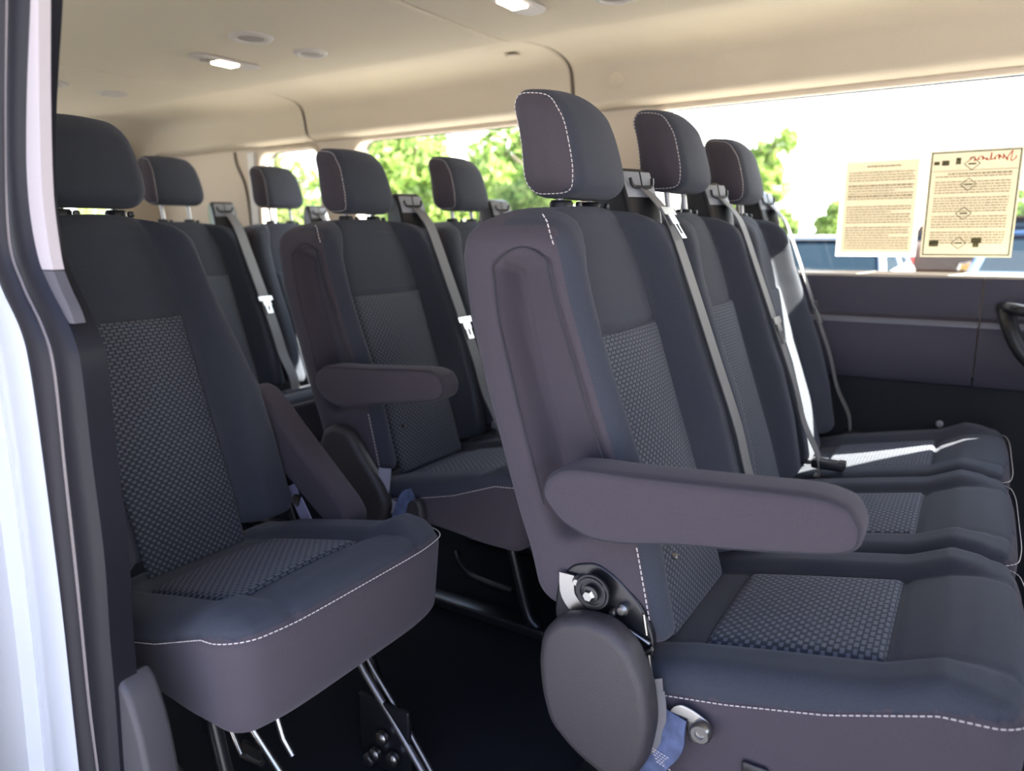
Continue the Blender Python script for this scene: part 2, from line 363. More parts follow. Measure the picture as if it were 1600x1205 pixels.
def make_head():
    h = (.046, .106, .086); V, Fc = rbox(h, .036, .006); x, y, z = V.T; s = z/h[2]
    y2 = y*(1.0-.10*sst(s, -.4, 1.0)-.05*sst(-s, .4, 1.0))
    x2 = x*(1+.12*sst(-s, -.2, 1))-.020*s-.008*s*s
    x2 = x2+.012*(1-(y/h[1])**2)*sst(x/h[0], -.2, .6)                          # face bulges
    z2 = z-(.008*(np.abs(y)/h[1])**2+.006*(x/h[0])+.004*(x/h[0])**2)*sst(s, 0, 1)
    # seam ring on both sides near the edge
    P = np.c_[x2-.104, y2, z2+1.193]
    q = np.abs(y); mk = q > h[1]-.034
    rr = np.maximum(np.abs(x)/h[0], np.abs(z)/h[2])
    me = mesh_of(P, Fc); mi = np.empty(len(Fc), np.int32)
    for k, f in enumerate(Fc):
        c = V[list(f)].mean(0); mi[k] = 1 if abs(c[1]) > h[1]-.014 else 0
    me.polygons.foreach_set('material_index', mi); return me
def head_seam(side):
    h = (.046, .106, .086); pts = []
    for k in range(120):
        a = 2*PI*k/120; ca, sa = math.cos(a), math.sin(a); e = .5
        x = (h[0]-.006)*math.copysign(abs(ca)**e, ca); z = (h[2]-.006)*math.copysign(abs(sa)**e, sa); s = z/h[2]
        # point on the rounded rim
        r = .036; hx, hy, hz = h[0]-r, h[1]-r, h[2]-r
        dx = max(abs(x)-hx, 0); dz = max(abs(z)-hz, 0); dd = math.hypot(dx, dz); dd = min(dd, r*.90); dy = math.sqrt(max(r*r-dd*dd, 0))
        y = hy+dy+.0008
        y2 = y*(1.0-.10*float(sst(s, -.4, 1))-.05*float(sst(-s, .4, 1))); x2 = x*(1+.12*float(sst(-s, -.2, 1)))-.020*s-.008*s*s+(.012*(1-(y/h[1])**2)*float(sst(x/h[0], -.2, .6)))
        z2 = z-(.008*(y/h[1])**2+.006*(x/h[0])+.004*(x/h[0])**2)*float(sst(s, 0, 1))
        pts.append((x2-.104, side*y2, z2+1.193))
    return pts+[pts[0]]
CK = {'std': {}, 'low': dict(skirt=.26, rd=.014, r=.034, xf=.598), 'end': dict(rd=.018, r=.036), 'single': dict(rd=.030)}
ME = {'head': make_head(), 'cins': make_cush_insert()}
for k in ('std', 'end', 'single'): ME['back_'+k] = make_back(k); ME['bins_'+k] = make_back_insert(k)
for k in CK: ME['cush_'+k] = make_cushion(**CK[k])
for k in ME:
    for m in ([INS_B] if k[:4] == 'bins' else [INS_C] if k == 'cins' else [FACE, SIDE]): ME[k].materials.append(m)
    ME[k].shade_smooth()
def inst(name, me, parent, loc=(0,0,0), **k):
    o = bpy.data.objects.new(name, me); COL.objects.link(o); o.parent = parent; o.location = loc; return tag(o, **k)
MESHC = {}
def cached(name, key, build, m, parent, loc=(0,0,0), **k):
    """build the mesh once, then share it"""
    if key not in MESHC: o = build().obj(name, m, parent, loc, **k); MESHC[key] = o.data; return o
    return inst(name, MESHC[key], parent, loc, **k)
def bolster_seam(z0, z1, n=30, sp='end', W=.235):
    pts = []
    for z in np.linspace(z0, z1, n):
        w_ = float(hw(z, W, sp)); pts.append((float(back_front(np.array(-w_+.012), np.array(z), W, sp))-.0125, -w_+.0045, z))
    return pts
def seat(parent, dy, kind='std', cush='std', lift=0., guide=True):
    """one sitting place: cushion, backrest, headrest, belt guide"""
    L = (0, dy, 0)
    c = inst('seat_cushion', ME['cush_'+cush], parent, L); inst('seat_insert', ME['cins'], c, label='checked woven fabric insert of the cushion')
    cached('stitching', 'cst'+cush, lambda: stitches(cush_seam(**CK[cush]), .0052, .0026, .0008), STITCH, c)
    b = inst('backrest', ME['back_'+kind], parent, L); inst('back_insert', ME['bins_'+kind], b, label='woven fabric insert of the backrest')
    if kind == 'end':
        cached('stitching', 'bst1', lambda: stitches(bolster_seam(1.078, 1.035)), STITCH, b); cached('stitching', 'bst2', lambda: stitches(bolster_seam(.625, .485)), STITCH, b)
    if kind == 'end':
        def cord():
            pts = []
            for z in np.linspace(.66, 1.005, 40): pts.append((float(xrr(z))+.066, -float(hw(z, .235, 'end'))-.0002, z))
            for t in np.linspace(0, 1, 14)[1:-1]: x = -.1075+t*.10; z = 1.005+.028*math.sin(PI*min(1, t*.93+.02)); pts.append((x, -float(hw(z, .235, 'end'))-.0002, z))
            for z in np.linspace(1.0, .70, 40): pts.append((float(xbol(z))-.0375, -float(hw(z, .235, 'end'))-.0002, z))
            return MB().tube(curve(pts, 140), .0013, 6)
        cached('pocket_seam', 'pks', cord, SEAM, b)
    h = inst('headrest', ME['head'], parent, (0, dy, lift))
    cached('stitching', 'hst', lambda: stitches(head_seam(-1), .0050, .0026, .0008), STITCH, h)
    for s in (-1, 1):
        cached('headrest_post', 'hp%d' % s, lambda: MB().tube([(-.085, s*.052, 1.05), (-.100, s*.052, 1.15)], .0065, 12), STEEL, h)
        cached('post_collar', 'pc%d' % s, lambda: MB().lathe([(.017, 1.070), (.019, 1.088), (.019, 1.100), (.016, 1.104), (.008, 1.104)], (-.092, s*.052, .0), n=20).lathe([(.001, 0), (.006, .002), (.006, .008), (.001, .010)], (-.074, s*.052+.017, 1.096), 'X', 12), BLK, b)
    if guide: belt_guide(parent, dy)
def belt_guide(parent, dy):
    def body():
        return puff([(-.135, 1.00), (-.135, 1.13), (-.120, 1.168), (-.085, 1.172), (-.058, 1.150), (-.030, 1.085), (-.025, 1.03), (-.04, 1.0)], .145, .231, .010, n=60, seg=4)
    def turn(mb):
        a = -.38; c, s_ = math.cos(a), math.sin(a); mb.v = [(-.08+(x+.08)*c-(y-.188)*s_, .188+(x+.08)*s_+(y-.188)*c, z) for x, y, z in mb.v]; return mb
    g = cached('belt_guide', 'bg', lambda: turn(body()), BLK, parent, (0, dy, 0))
    # face plate with its slot
    def plate():
        mb = MB(); mb.box((-.0560, .188, 1.138), (.006, .074, .052), ry=-.42, bev=.0018); return turn(mb)
    cached('guide_plate', 'bgp', plate, GREYP, g, label='light grey face plate of the belt guide')
    def slot():
        mb = MB(); A = [(-.049, .160, 1.150), (-.046, .163, 1.138), (-.045, .172, 1.134), (-.045, .204, 1.134), (-.046, .213, 1.138), (-.049, .216, 1.150)]
        mb.tube(curve(A, 20), .0034, 8); mb.tube([(-.054, .188, 1.162), (-.046, .188, 1.136)], .0014, 6); return turn(mb)
    cached('guide_slot', 'bgs', slot, BLK, g)
def armrest(parent, dy, ang=0, side=-1, dz=0, dx=0):
    out = [(.010, .700), (.018, .728), (.045, .746), (.085, .751), (.137, .752), (.268, .761), (.365, .768), (.398, .760), (.412, .738), (.411, .714), (.394, .700), (.310, .684), (.200, .668), (.130, .652), (.084, .650), (.040, .666)]
    mb = puff(out, -.297 if side < 0 else .237, -.232 if side < 0 else .302, .014, n=140, seg=5)
    if ang:
        c, s = math.cos(ang), math.sin(ang); px, pz = .085, .70
        mb.v = [(px+dx+(x-px)*c+(z-pz)*s, y, pz+dz-(x-px)*s+(z-pz)*c) for x, y, z in mb.v]
    a = mb.obj('armrest', SIDE, parent, (0, dy, 0), auto=False)
    if side < 0:
        P = np.array(ccurve(out, 140)); C = P.mean(0)
        Q = [(p[0]+(C[0]-p[0])*0+0, -.2935, p[1]) for p in P]
        T = np.roll(P, -1, 0)-np.roll(P, 1, 0); T /= np.linalg.norm(T, axis=1)[:, None]; ar = .5*np.sum(P[:,0]*np.roll(P[:,1], -1)-np.roll(P[:,0], -1)*P[:,1]); N = np.c_[-T[:,1], T[:,0]]*(1 if ar > 0 else -1)
        pts = [(P[i][0]+N[i][0]*.0040, -.2942+.0015, P[i][1]+N[i][1]*.0040) for i in range(140)]
        MB().tube(pts, .0014, 6, closed=True).obj('seam', SEAM, a)
    return a
def belt(name_y, row, label, tongue_z, near=False, row_z=0, webw=.046, ay=None):
    X, Y = row
    zs = [1.132, 1.10, 1.06, .95, .82, .70, .60, .52, .465]
    ys = [.188, .188, .190, .196, .205, .212, .220, .228, .232]
    if ay: ys = [a+(ay)*(1-(z-.46)/.67) for a, z in zip(ys, zs)]
    pts = []
    for z, y in zip(zs, ys):
        x = float(back_front(np.array(min(y, .20)), np.array(min(z, 1.06)), .235))+.012 if z < 1.08 else {1.132: -.048, 1.10: -.016}[z]
        pts.append((x+(.02 if z < .55 else 0), y, z))
    root = empty('seat_belt', (X, Y, row_z), label=label, cat='seat belt', group='shoulder belts on the bench seats')
    C = curve(pts, 60); MB().ribbon(C, (0, 1, 0), webw*.9).obj('webbing', WEB, root)
    k = min(range(60), key=lambda i: abs(C[i][2]-tongue_z)); p = Vector(C[k]); q = Vector(C[min(k+3, 59)]); d = (q-p).normalized(); n = Vector((d.z, 0, -d.x)); n = -n if n.x < 0 else n
    t = MB(); W_ = Vector((0, 1, 0))
    def P(a, b, c=0): return (p+W_*a+d*b+n*(c+.004))
    for (a0, a1, b0, b1) in ((-.030, .030, -.006, .010), (-.016, .016, .008, .030), (-.012, -.005, .030, .052), (.005, .012, .030, .052), (-.012, .012, .050, .060)):
        vs = [P(a, b, c) for c in (0, .003) for a, b in ((a0, b0), (a1, b0), (a1, b1), (a0, b1))]
        t.add([v[:] for v in vs], [(0,1,2,3), (7,6,5,4), (0,4,5,1), (1,5,6,2), (2,6,7,3), (3,7,4,0)])
    t.obj('latch_tongue', STEEL, root, label='shiny metal latch tongue')
    e = Vector(C[-1]); MB().box((e.x+.01, e.y, e.z-.004), (.05, .05, .016), bev=.004).obj('anchor', BLK, root)
    return root
def buckle(X, Y, dx, dy, z, label, m=BLK, rz=0):
    o = empty('belt_buckle', (X+dx, Y+dy, z), label=label, cat='belt buckle'); o.rotation_euler[2] = rz
    MB().box((0, 0, 0), (.075, .034, .022), bev=.006).obj('buckle_body', m, o); MB().box((.03, 0, .004), (.018, .026, .018), bev=.003).obj('release_button', mat('button_dark', (.03, .02, .02), .4) if m is BLK else GREYP, o)
    MB().ribbon([(-.035, 0, 0), (-.07, 0, -.004), (-.10, 0, -.014)], (0, 1, 0), .024, .004).obj('stalk', BLK, o)

ROW = {'A': (-.489, 1.111), 'D': (-1.351, .764), 'E': (-1.351, 1.490), 'G': (-2.373, 1.613)}
PITCH = .47
def bench_legs(parent, ys, mtl=DKMET, zt=.34):
    for y in ys:
        mb = MB(); mb.tube([(.06, y, zt-.03), (.02, y, .20), (-.02, y, .04)], .014, 10)
        mb.obj('leg', mtl, parent)
        mb = MB(); mb.tube(curve([(.36, y, zt-.02), (.40, y, .16), (.43, y, .06), (.46, y, .03)], 14), .014, 10); mb.obj('leg', mtl, parent)
        MB().box((.21, y, .024), (.56, .05, .028), bev=.006).obj('floor_rail', mtl, parent)
        for xx in (-.02, .44):
            MB().lathe([(.014, 0), (.014, .012), (.010, .016), (.001, .016)], (xx, y, .036), n=6).obj('bolt', STEEL, parent)
    MB().box((.30, (ys[0]+ys[-1])/2, zt-.015), (.46, abs(ys[-1]-ys[0])+.10, .03), bev=.006).obj('seat_pan', BLK, parent)

# front bench (three places)
XA, YA = ROW['A']
bA = empty('bench_seat', (XA, YA, 0), label='nearest three-place charcoal fabric bench seat with an armrest over its near end', cat='bench seat')
seat(bA, 0, 'end', 'low'); seat(bA, PITCH, 'std', 'low', .030); seat(bA, 2*PITCH, 'std', 'low', .020)
armrest(bA, 0)
bench_legs(bA, [0.0, .94], zt=.26)
# back row three
XE, YE = ROW['E']
bE = empty('bench_seat', (XE, YE, 0), label='two-place charcoal fabric bench seat across the aisle behind the nearest bench', cat='bench seat')
seat(bE, 0, 'end', 'end', .002); seat(bE, PITCH, 'std', 'std', .020); armrest(bE, 0); bench_legs(bE, [0.02, .45])
XG, YG = ROW['G']
bG = empty('bench_seat', (XG, YG, .012), label='rearmost charcoal fabric bench seat, farthest back in the cabin', cat='bench seat')
seat(bG, 0, lift=.045); seat(bG, PITCH, lift=.045); bench_legs(bG, [0.0, .47])
XD, YD = ROW['D']
bD = empty('single_seat', (XD, YD, 0), label='single charcoal fabric seat beside the door pillar, at the left of the photo', cat='seat')
seat(bD, 0, 'single', 'single', guide=False); armrest(bD, -.01, ang=.80, side=1, dz=-.035, dx=-.03)

# side shields
def shield(parent, out, y0, y1, label=None, r=.018):
    s = puff(out, y0, y1, r, n=90, seg=6).obj('side_shield', PLAST, parent, auto=False, label=label); return s
shA = [(.001, .440), (.006, .485), (.030, .516), (.070, .530), (.112, .530), (.148, .505), (.172, .455), (.180, .400), (.172, .340), (.150, .300), (.110, .290), (.060, .312), (.020, .345), (.006, .390)]
sA = shield(bA, shA, -.292, -.246, 'moulded charcoal plastic cover over the recliner')
shE = [(-.005, .47), (.000, .54), (.020, .585), (.060, .602), (.105, .592), (.150, .530), (.200, .470), (.222, .420), (.205, .372), (.150, .345), (.080, .338), (.030, .375), (.006, .42)]
sE = shield(bE, shE, -.285, -.246, 'moulded charcoal plastic cover over the recliner')
puff([(.25, .36), (.262, .43), (.285, .447), (.305, .442), (.312, .40), (.305, .35), (.28, .33)], -.262, -.236, .010, n=50).obj('release_lever', PLAST, bE)

# recliner hinge, a proud dark plate standing in for its shaded opening, near end of the front bench
hg = puff([(.000, .480), (.006, .545), (.030, .580), (.070, .592), (.105, .575), (.135, .548), (.160, .505), (.160, .46), (.06, .45)], -.2375, -.225, .004, n=60).obj('recliner_hinge', DKMET, bA)
MB().lathe([(.026, -.257), (.026, -.252), (.022, -.259), (.018, -.259), (.018, -.254), (.013, -.254), (.013, -.266), (.006, -.268), (.001, -.268)][::-1], (.073, 0, .555), 'Y', 28).obj('pivot_bolt', DKMET, hg)
MB().lathe([(.010, -.255), (.010, -.266), (.007, -.272), (.001, -.272)], (.073, 0, .555), 'Y', 6).obj('bolt_head', STEEL, hg)
for (x, z, r) in ((.045, .560, .008), (.115, .535, .009), (.101, .527, .006), (.098, .497, .008)):
    MB().lathe([(r, -.236), (r, -.248), (r*.6, -.252), (.001, -.252)], (x, 0, z), 'Y', 16).obj('bolt', STEEL, hg)
MB().ribbon(curve([(.026, -.243, .566), (.028, -.243, .535), (.045, -.243, .515), (.066, -.243, .500)], 12), (1, 0, 0), .024, .004).obj('bracket', STEEL, hg)
MB().tube([(.145, -.240, .535), (.150, -.240, .505)], .003).tube([(.125, -.243, .505), (.156, -.243, .494)], .003).tube([(.135, -.243, .470), (.160, -.243, .488)], .003).obj('spring', STEEL, hg)
MB().tube([(.155, -.243, .478), (.160, -.243, .445)], .003).obj('cable', STEEL, hg)
# the fixed lap anchor with its blue webbing on the near flank of the cushion
an = empty('belt_anchor', (XA, YA, 0), label='steel belt anchor with bunched blue webbing bolted to the flank of the nearest bench', cat='belt anchor')
puff([(.187, .388), (.190, .410), (.204, .420), (.222, .417), (.243, .408), (.252, .394), (.245, .380), (.232, .372), (.222, .366), (.216, .378), (.214, .392), (.203, .398), (.196, .390)], -.246, -.2425, .0015, n=80, smooth_pts=True).obj('anchor_plate', STEEL, an)
MB().lathe([(.015, -.246), (.015, -.256), (.012, -.260), (.007, -.260), (.006, -.256), (.001, -.256)], (.236, 0, .394), 'Y', 24).obj('anchor_bolt', STEEL, an)
MB().ribbon(curve([(.200, -.247, .402), (.196, -.254, .382), (.192, -.258, .360), (.176, -.262, .335), (.160, -.262, .290)], 24), [(1, 0, .35)]*24, [.030+.012*min(1, i/8) for i in range(24)], .003).obj('webbing', WEBB, an, label='blue webbing sewn in a folded tab')
MB().ribbon(curve([(.168, -.250, .448), (.170, -.252, .42), (.158, -.262, .39), (.150, -.266, .36), (.162, -.266, .340), (.176, -.262, .352), (.178, -.256, .40), (.172, -.250, .43)], 40), (1, .8, .1), .020, .002).obj('webbing_loop', WEB, an, label='grey webbing loop')
for k in range(5):
    stitches([(.172+.002*k, -.2655, .352-.0045*k), (.199+.001*k, -.2635, .344-.0045*k)], .003, .0015, .0006).obj('stitching', STITCH, an)
MB().tube(curve([(.192, -.262, .338), (.206, -.259, .352), (.208, -.255, .362)], 10), .0016).obj('wire', STEEL, an)
MB().box((.305, -.237, .352), (.034, .006, .022), bev=.003).obj('slot_clip', BLK, bA)
# second bench: lap anchor webbing
an2 = empty('belt_anchor', (XE, YE, 0), label='grey and blue lap belt webbing hanging at the flank of the two-place bench', cat='belt anchor')
MB().ribbon(curve([(.196, -.254, .505), (.198, -.262, .47), (.196, -.268, .43), (.204, -.262, .405), (.215, -.256, .43)], 24), (1, .5, 0), .030, .003).obj('webbing_loop', mat('pale_webbing', (.22, .21, .25), .6), an2)
MB().ribbon(curve([(.275, -.244, .452), (.262, -.254, .44), (.248, -.262, .40), (.235, -.262, .36)], 20), (1, .4, .3), .040, .003).obj('webbing', WEBB, an2)

# belts and buckles
belt('a', ROW['A'], 'grey seat belt of the armrest place of the nearest bench, tongue at its top', 1.088)
belt('b', (XA, YA+PITCH), 'grey seat belt of the middle place of the nearest bench', .85, ay=.02)
belt('c', (XA, YA+2*PITCH), 'grey seat belt running down beside the window wall on the nearest bench', .85, ay=.03)
belt('e', ROW['E'], 'grey seat belt with bright tongue on the armrest place of the two-place bench', .82)
belt('f', (XE, YE+PITCH), 'grey seat belt at the window place of the two-place bench, only its top showing', .82)
belt('g', ROW['G'], 'grey seat belt with bright tongue on the rearmost bench, behind the single seat', .82, row_z=.012)
belt('h', (XG, YG+PITCH), 'grey seat belt at the window place of the rearmost bench', .82, row_z=.012)
buckle(XA, YA+2*PITCH, .225, -.215, .497, 'black belt buckle lying between the middle and the far cushion of the nearest bench')
buckle(XA, YA+PITCH, .215, -.215, .492, 'black belt buckle behind the armrest of the nearest bench')
buckle(XE, YE+PITCH, .205, -.215, .497, 'light grey belt buckle on the far side of the armrest place', GREYP)
for (nm, X0, Y0) in (('a', XA, YA), ('e', XE, YE)):
    for (dx, dyy, z) in ((.142, -.125, .575), (.120, .118, .62)):
        MB().lathe([(.001, .010), (.004, .009), (.005, .005), (.005, 0)], (X0-X0+dx+.0, dyy, z), 'X', 12).obj('snap_button', STEEL, bA if nm == 'a' else bE)
# aisle side of the single seat: legs, brackets, lap anchor
MID = mat('worn_metal', (.16, .15, .15), .35, metal=.8)
MB().tube([(.30, .168, .345), (.405, .165, .203), (.472, .162, .134), (.56, .158, .036)], .0075).tube([(.318, .176, .345), (.42, .173, .210), (.487, .170, .140), (.575, .166, .036)], .0045).obj('leg_bar', MID, bD)
MB().tube(curve([(.33, .21, .335), (.37, .21, .22), (.41, .21, .10), (.44, .21, .035)], 14), .012).obj('leg', DKMET, bD)
MB().tube(curve([(.40, -.17, .345), (.43, -.17, .22), (.47, -.17, .06), (.50, -.17, .035)], 14), .012).obj('leg', DKMET, bD)
MB().tube(curve([(.16, -.17, .34), (.12, -.17, .2), (.08, -.17, .03)], 10), .012).obj('leg', DKMET, bD)
MB().tube(curve([(.16, .20, .34), (.12, .20, .2), (.08, .20, .03)], 10), .012).obj('leg', DKMET, bD)
for (x, y, z) in ((.461, .150, .092), (.440, .150, .047), (.487, .150, .056), (.425, .150, .030)):
    MB().lathe([(.014, 0), (.014, -.010), (.009, -.014), (.001, -.014)], (x, y, z), 'Y', 14).obj('bolt', STEEL, bD)
MB().box((.455, .162, .085), (.13, .010, .15), bev=.004).box((.28, .02, .345), (.40, .36, .02), bev=.004).obj('leg_plate', DKMET, bD)
MB().tube([(.335, -.10, .34), (.346, -.10, .226), (.371, -.10, .183), (.425, -.10, .190)], .0055).tube([(.385, -.10, .34), (.407, -.10, .247), (.480, -.10, .185)], .0065).box((.40, -.10, .205), (.045, .006, .02)).tube([(.44, -.09, .34), (.471, -.09, .249), (.492, -.09, .226)], .005).obj('release_bracket', STEEL, bD)
MB().tube(curve([(.10, -.12, .20), (.141, -.11, .10), (.19, -.11, .070), (.26, -.11, .03)], 12), .010).obj('brace_tube', DKMET, bD)
MB().ribbon(curve([(.13, .243, .52), (.16, .248, .46), (.19, .25, .40)], 10), (1, 0, 0), .034, .003).obj('webbing', mat('lilac_webbing', (.25, .23, .33), .6), bD)
MB().box((.150, .246, .50), (.022, .006, .05), ry=.5, bev=.002).obj('anchor_plate', STEEL, bD)
MB().tube(curve([(.10, -.17, .025), (.20, -.17, .025), (.48, -.17, .025)], 6), .012).obj('floor_rail', DKMET, bD)
# pedal-like bent tube under the two-place bench
MB().tube(curve([(.075, .17, .10), (.09, .165, .075), (.14, .155, .045), (.20, .15, .038), (.30, .145, .036)], 20), .009).obj('under_tube', DKMET, bE)

# ------------------------------------------------------------------ cabin shell
YW = 2.42; XR = -3.85; XF = 1.6
def plate(outer, holes, y0, y1, name, m, n_c=10, **k):
    """wall plate in the xz-plane between y0 and y1, with rounded rectangular holes (x0,x1,z0,z1,r)"""
    bm = bmesh.new()
    loops = [outer]+[rrect(*h, n_c) for h in holes]
    for lp in loops:
        vs = [bm.verts.new((x, y0, z)) for x, z in lp]
        for i in range(len(vs)): bm.edges.new((vs[i-1], vs[i]))
    bmesh.ops.triangle_fill(bm, edges=bm.edges[:], use_beauty=True, normal=(0, -1, 0))
    # drop anything filled inside a hole
    kill = [f for f in bm.faces if any(h[0]+.001 < f.calc_center_median().x < h[1]-.001 and h[2] < f.calc_center_median().z < h[3] and all(any(abs(v.co.x-q[0]) < 1e-5 and abs(v.co.z-q[1]) < 1e-5 for q in rrect(*h, n_c)) for v in f.verts) for h in holes)]
    bmesh.ops.delete(bm, geom=kill, context='FACES_ONLY')
    r = bmesh.ops.extrude_face_region(bm, geom=bm.faces[:])
    for v in r['geom']:
        if isinstance(v, bmesh.types.BMVert): v.co.y = y1
    bmesh.ops.recalc_face_normals(bm, faces=bm.faces)
    me = bpy.data.meshes.new('m'); bm.to_mesh(me); bm.free(); o = mkobj(name, me, m, smooth=False, **k); return o
def rrect(x0, x1, z0, z1, r, n=10):
    out = []
    for cx, cz, a0 in ((x1-r, z1-r, 0), (x0+r, z1-r, PI/2), (x0+r, z0+r, PI), (x1-r, z0+r, 1.5*PI)):
        for i in range(n): a = a0+PI/2*i/(n-1); out.append((cx+r*math.cos(a), cz+r*math.sin(a)))
    return out
ZS, ZT = .925, 1.462
WIN = [(-.995, .58, ZS, ZT, .075), (-2.36, -1.235, ZS, ZT, .075), (-2.99, -2.56, ZS, 1.452, .07)]
struct = dict(kind='structure')
plate([(XR, 0), (XF, 0), (XF, 1.60), (XR, 1.60)], WIN, YW, YW+.07, 'wall_left', TRIMB, **struct)
plate([(XR, -.3), (XF, -.3), (XF, 1.66), (XR, 1.66)], [(a-.005, b+.005, c-.005, d+.005, r) for a, b, c, d, r in WIN], YW+.071, YW+.085, 'trim_1', PAINT, **struct)
for i, (a, b, c, d, r) in enumerate(WIN):
    fr = MB(); P = rrect(a, b, c, d, r, 10); fr.tube([(x, YW-.002, z) for x, z in P], .012, 10, closed=True)
    f = fr.obj('window_%d' % (i+1), TRIMB, **struct)
    g = MB(); g.box(((a+b)/2, YW+.078, (c+d)/2), (b-a+.01, .004, d-c+.01)); g.obj('glass_pane', GLASS, f, smooth=False)
    MB().tube([(x, YW+.066, z) for x, z in rrect(a+.004, b-.004, c+.004, d-.004, r, 10)], .003, 8, closed=True).obj('rubber_seal', PLAST, f)
# near wall behind the door opening, with its own windows
YN = .20
plate([(XR, 0), (-1.02, 0), (-1.02, 1.60), (XR, 1.60)], [(-2.36, -1.40, ZS, ZT, .075), (-3.3, -2.60, ZS, ZT, .07)], YN-.06, YN, 'wall_right', TRIMB, **struct)
for i, (a, b) in enumerate(((-2.36, -1.40), (-3.3, -2.6))):
    f = MB().tube([(x, YN+.002, z) for x, z in rrect(a, b, ZS, ZT, .075, 10)], .012, 10, closed=True).obj('window_%d' % (i+4), TRIMB, **struct)
    MB().box(((a+b)/2, YN-.05, (ZS+ZT)/2), (b-a+.01, .004, ZT-ZS+.01)).obj('glass_pane', GLASS, f, smooth=False)
# rear end: two door windows
def plate_x(x0, x1, y0, y1, z0, z1, holes, name, m, **k):
    o = plate([(y0, z0), (y1, z0), (y1, z1), (y0, z1)], holes, 0, x1-x0, name, m, **k)
    for v in o.data.vertices: v.co = Vector((x0+v.co.y, v.co.x, v.co.z))
    o.data.flip_normals(); return o
plate_x(XR-.06, XR, YN, YW, 0, 1.62, [(.42, 1.24, .90, 1.40, .07), (1.38, 2.18, .90, 1.40, .07)], 'wall_rear', TRIMB, **struct)
for i, (a, b) in enumerate(((.42, 1.24), (1.38, 2.18))):
    f = MB().tube([(XR+.002, y, z) for y, z in rrect(a, b, .90, 1.40, .07, 10)], .012, 10, closed=True).obj('window_%d' % (i+6), TRIMB, **struct)
    MB().box((XR-.05, (a+b)/2, 1.15), (.004, b-a+.01, .51)).obj('glass_pane', GLASS, f, smooth=False)
plate_x(XF, XF+.05, YN, YW, 0, 1.62, [(YN+.12, YW-.12, .98, 1.50, .10)], 'wall_front_unseen', TRIMD, **struct)  # unseen front end, added to cut the light entering from ahead
plate([(.50, 0), (XF, 0), (XF, 1.60), (.50, 1.60)], [(.72, 1.45, ZS+.02, 1.42, .07)], YN-.06, YN, 'wall_right_front_unseen', TRIMD, **struct)  # unseen side, added so light comes mainly through the door opening
# floor
MB().box(((XR+XF)/2, (YN+YW)/2, -.03), (XF-XR, YW-YN, .06)).obj('floor', CARPET, smooth=False, **struct)
def xz_ex(pts, x0, x1):           # (y,z) profile extruded in x
    n = len(pts); return MB().add([(x0, y, z) for y, z in pts]+[(x1, y, z) for y, z in pts], [tuple(range(n)), tuple(range(n, 2*n))[::-1]]+[(i, (i+1) % n, n+(i+1) % n, n+i) for i in range(n)])
# headliner: profile swept along x, dipping at its two cross seams
SEAMX = (-2.562, -1.24)
prof = [(YN-.005, 1.462), (YN+.02, 1.50), (YN+.05, 1.545), (YN+.10, 1.590), (.42, 1.606), (.62, 1.612), (.80, 1.600), (1.3, 1.600), (1.75, 1.601), (1.92, 1.606), (2.00, 1.622), (2.13, 1.634), (2.22, 1.630), (2.285, 1.616), (2.322, 1.588), (2.334, 1.545), (2.340, 1.503), (2.352, 1.482), (2.385, 1.471), (2.432, 1.467)]
pr = curve(prof, 150)
xs = sorted(set([round(x, 4) for x in np.arange(XR, XF+.01, .08)]+[round(s+d, 4) for s in SEAMX for d in (-.02, -.014, -.010, -.007, -.0045, -.002, 0, .002, .0045, .007, .010, .014, .02)]))
V = []; Fc = []
for x in xs:
    g = sum(.014*math.exp(-((x-s)/.0055)**2) for s in SEAMX)
    rear = .13*max(0, (XR+.28-x)/.28)**2
    for i, p in enumerate(pr):
        a = pr[max(i-1, 0)]; b = pr[min(i+1, len(pr)-1)]; t = b-a; t = t/np.linalg.norm(t)
        V.append((x, p[0]-t[1]*g, p[1]+t[0]*g-rear*(p[1] > 1.5)))
m = len(pr)
Fc = [(i*m+j, i*m+j+1, (i+1)*m+j+1, (i+1)*m+j) for i in range(len(xs)-1) for j in range(m-1)]
for k, sx in enumerate(SEAMX):
    MB().tube([(sx, p[0], p[1]+.010) for p in pr[::2]], .0045, 6).obj('trim_%d' % (20+k), mat('seam_brown', (.10, .075, .06), .8), **struct)
MB().tube(curve([(-3.16, YW-.002, 1.46), (-3.15, YW-.002, 1.40), (-3.10, YW-.002, 1.30), (-3.08, YW-.002, 1.15), (-3.08, YW-.002, .9)], 30), .007, 8).obj('trim_22', mat('seam_brown', (.10, .075, .06), .8), **struct)
xz_ex([(YW+.001, .93), (YW+.001, 1.45), (YW-.010, 1.45), (YW-.012, .93)], -3.06, -3.01).obj('trim_23', mat('pale_pillar_trim', (.72, .70, .66), .6), **struct)
ce = mkobj('ceiling', mesh_of(V, Fc), HEAD, **struct); so = ce.modifiers.new('s', 'SOLIDIFY'); so.thickness = .02; so.offset = -1
MB().box(((XR+XF)/2, (YN+YW)/2, 1.70), (XF-XR+.2, YW-YN+.3, .03)).obj('trim_2', PAINT, smooth=False, **struct)
MB().box(((XR+XF)/2, YW+.07, 1.64), (XF-XR+.2, .05, .14)).obj('trim_3', PAINT, smooth=False, **struct)
MB().box(((XR-1.0)/2, YN-.07, 1.64), (-1.0-XR, .05, .14)).obj('trim_4', PAINT, smooth=False, **struct)
# door header above the opening (outside the frame) closes the roof to the near side
MB().box((.15, YN+.0, 1.60), (2.9, .10, .16), bev=.02).obj('trim_5', PAINT, **struct)

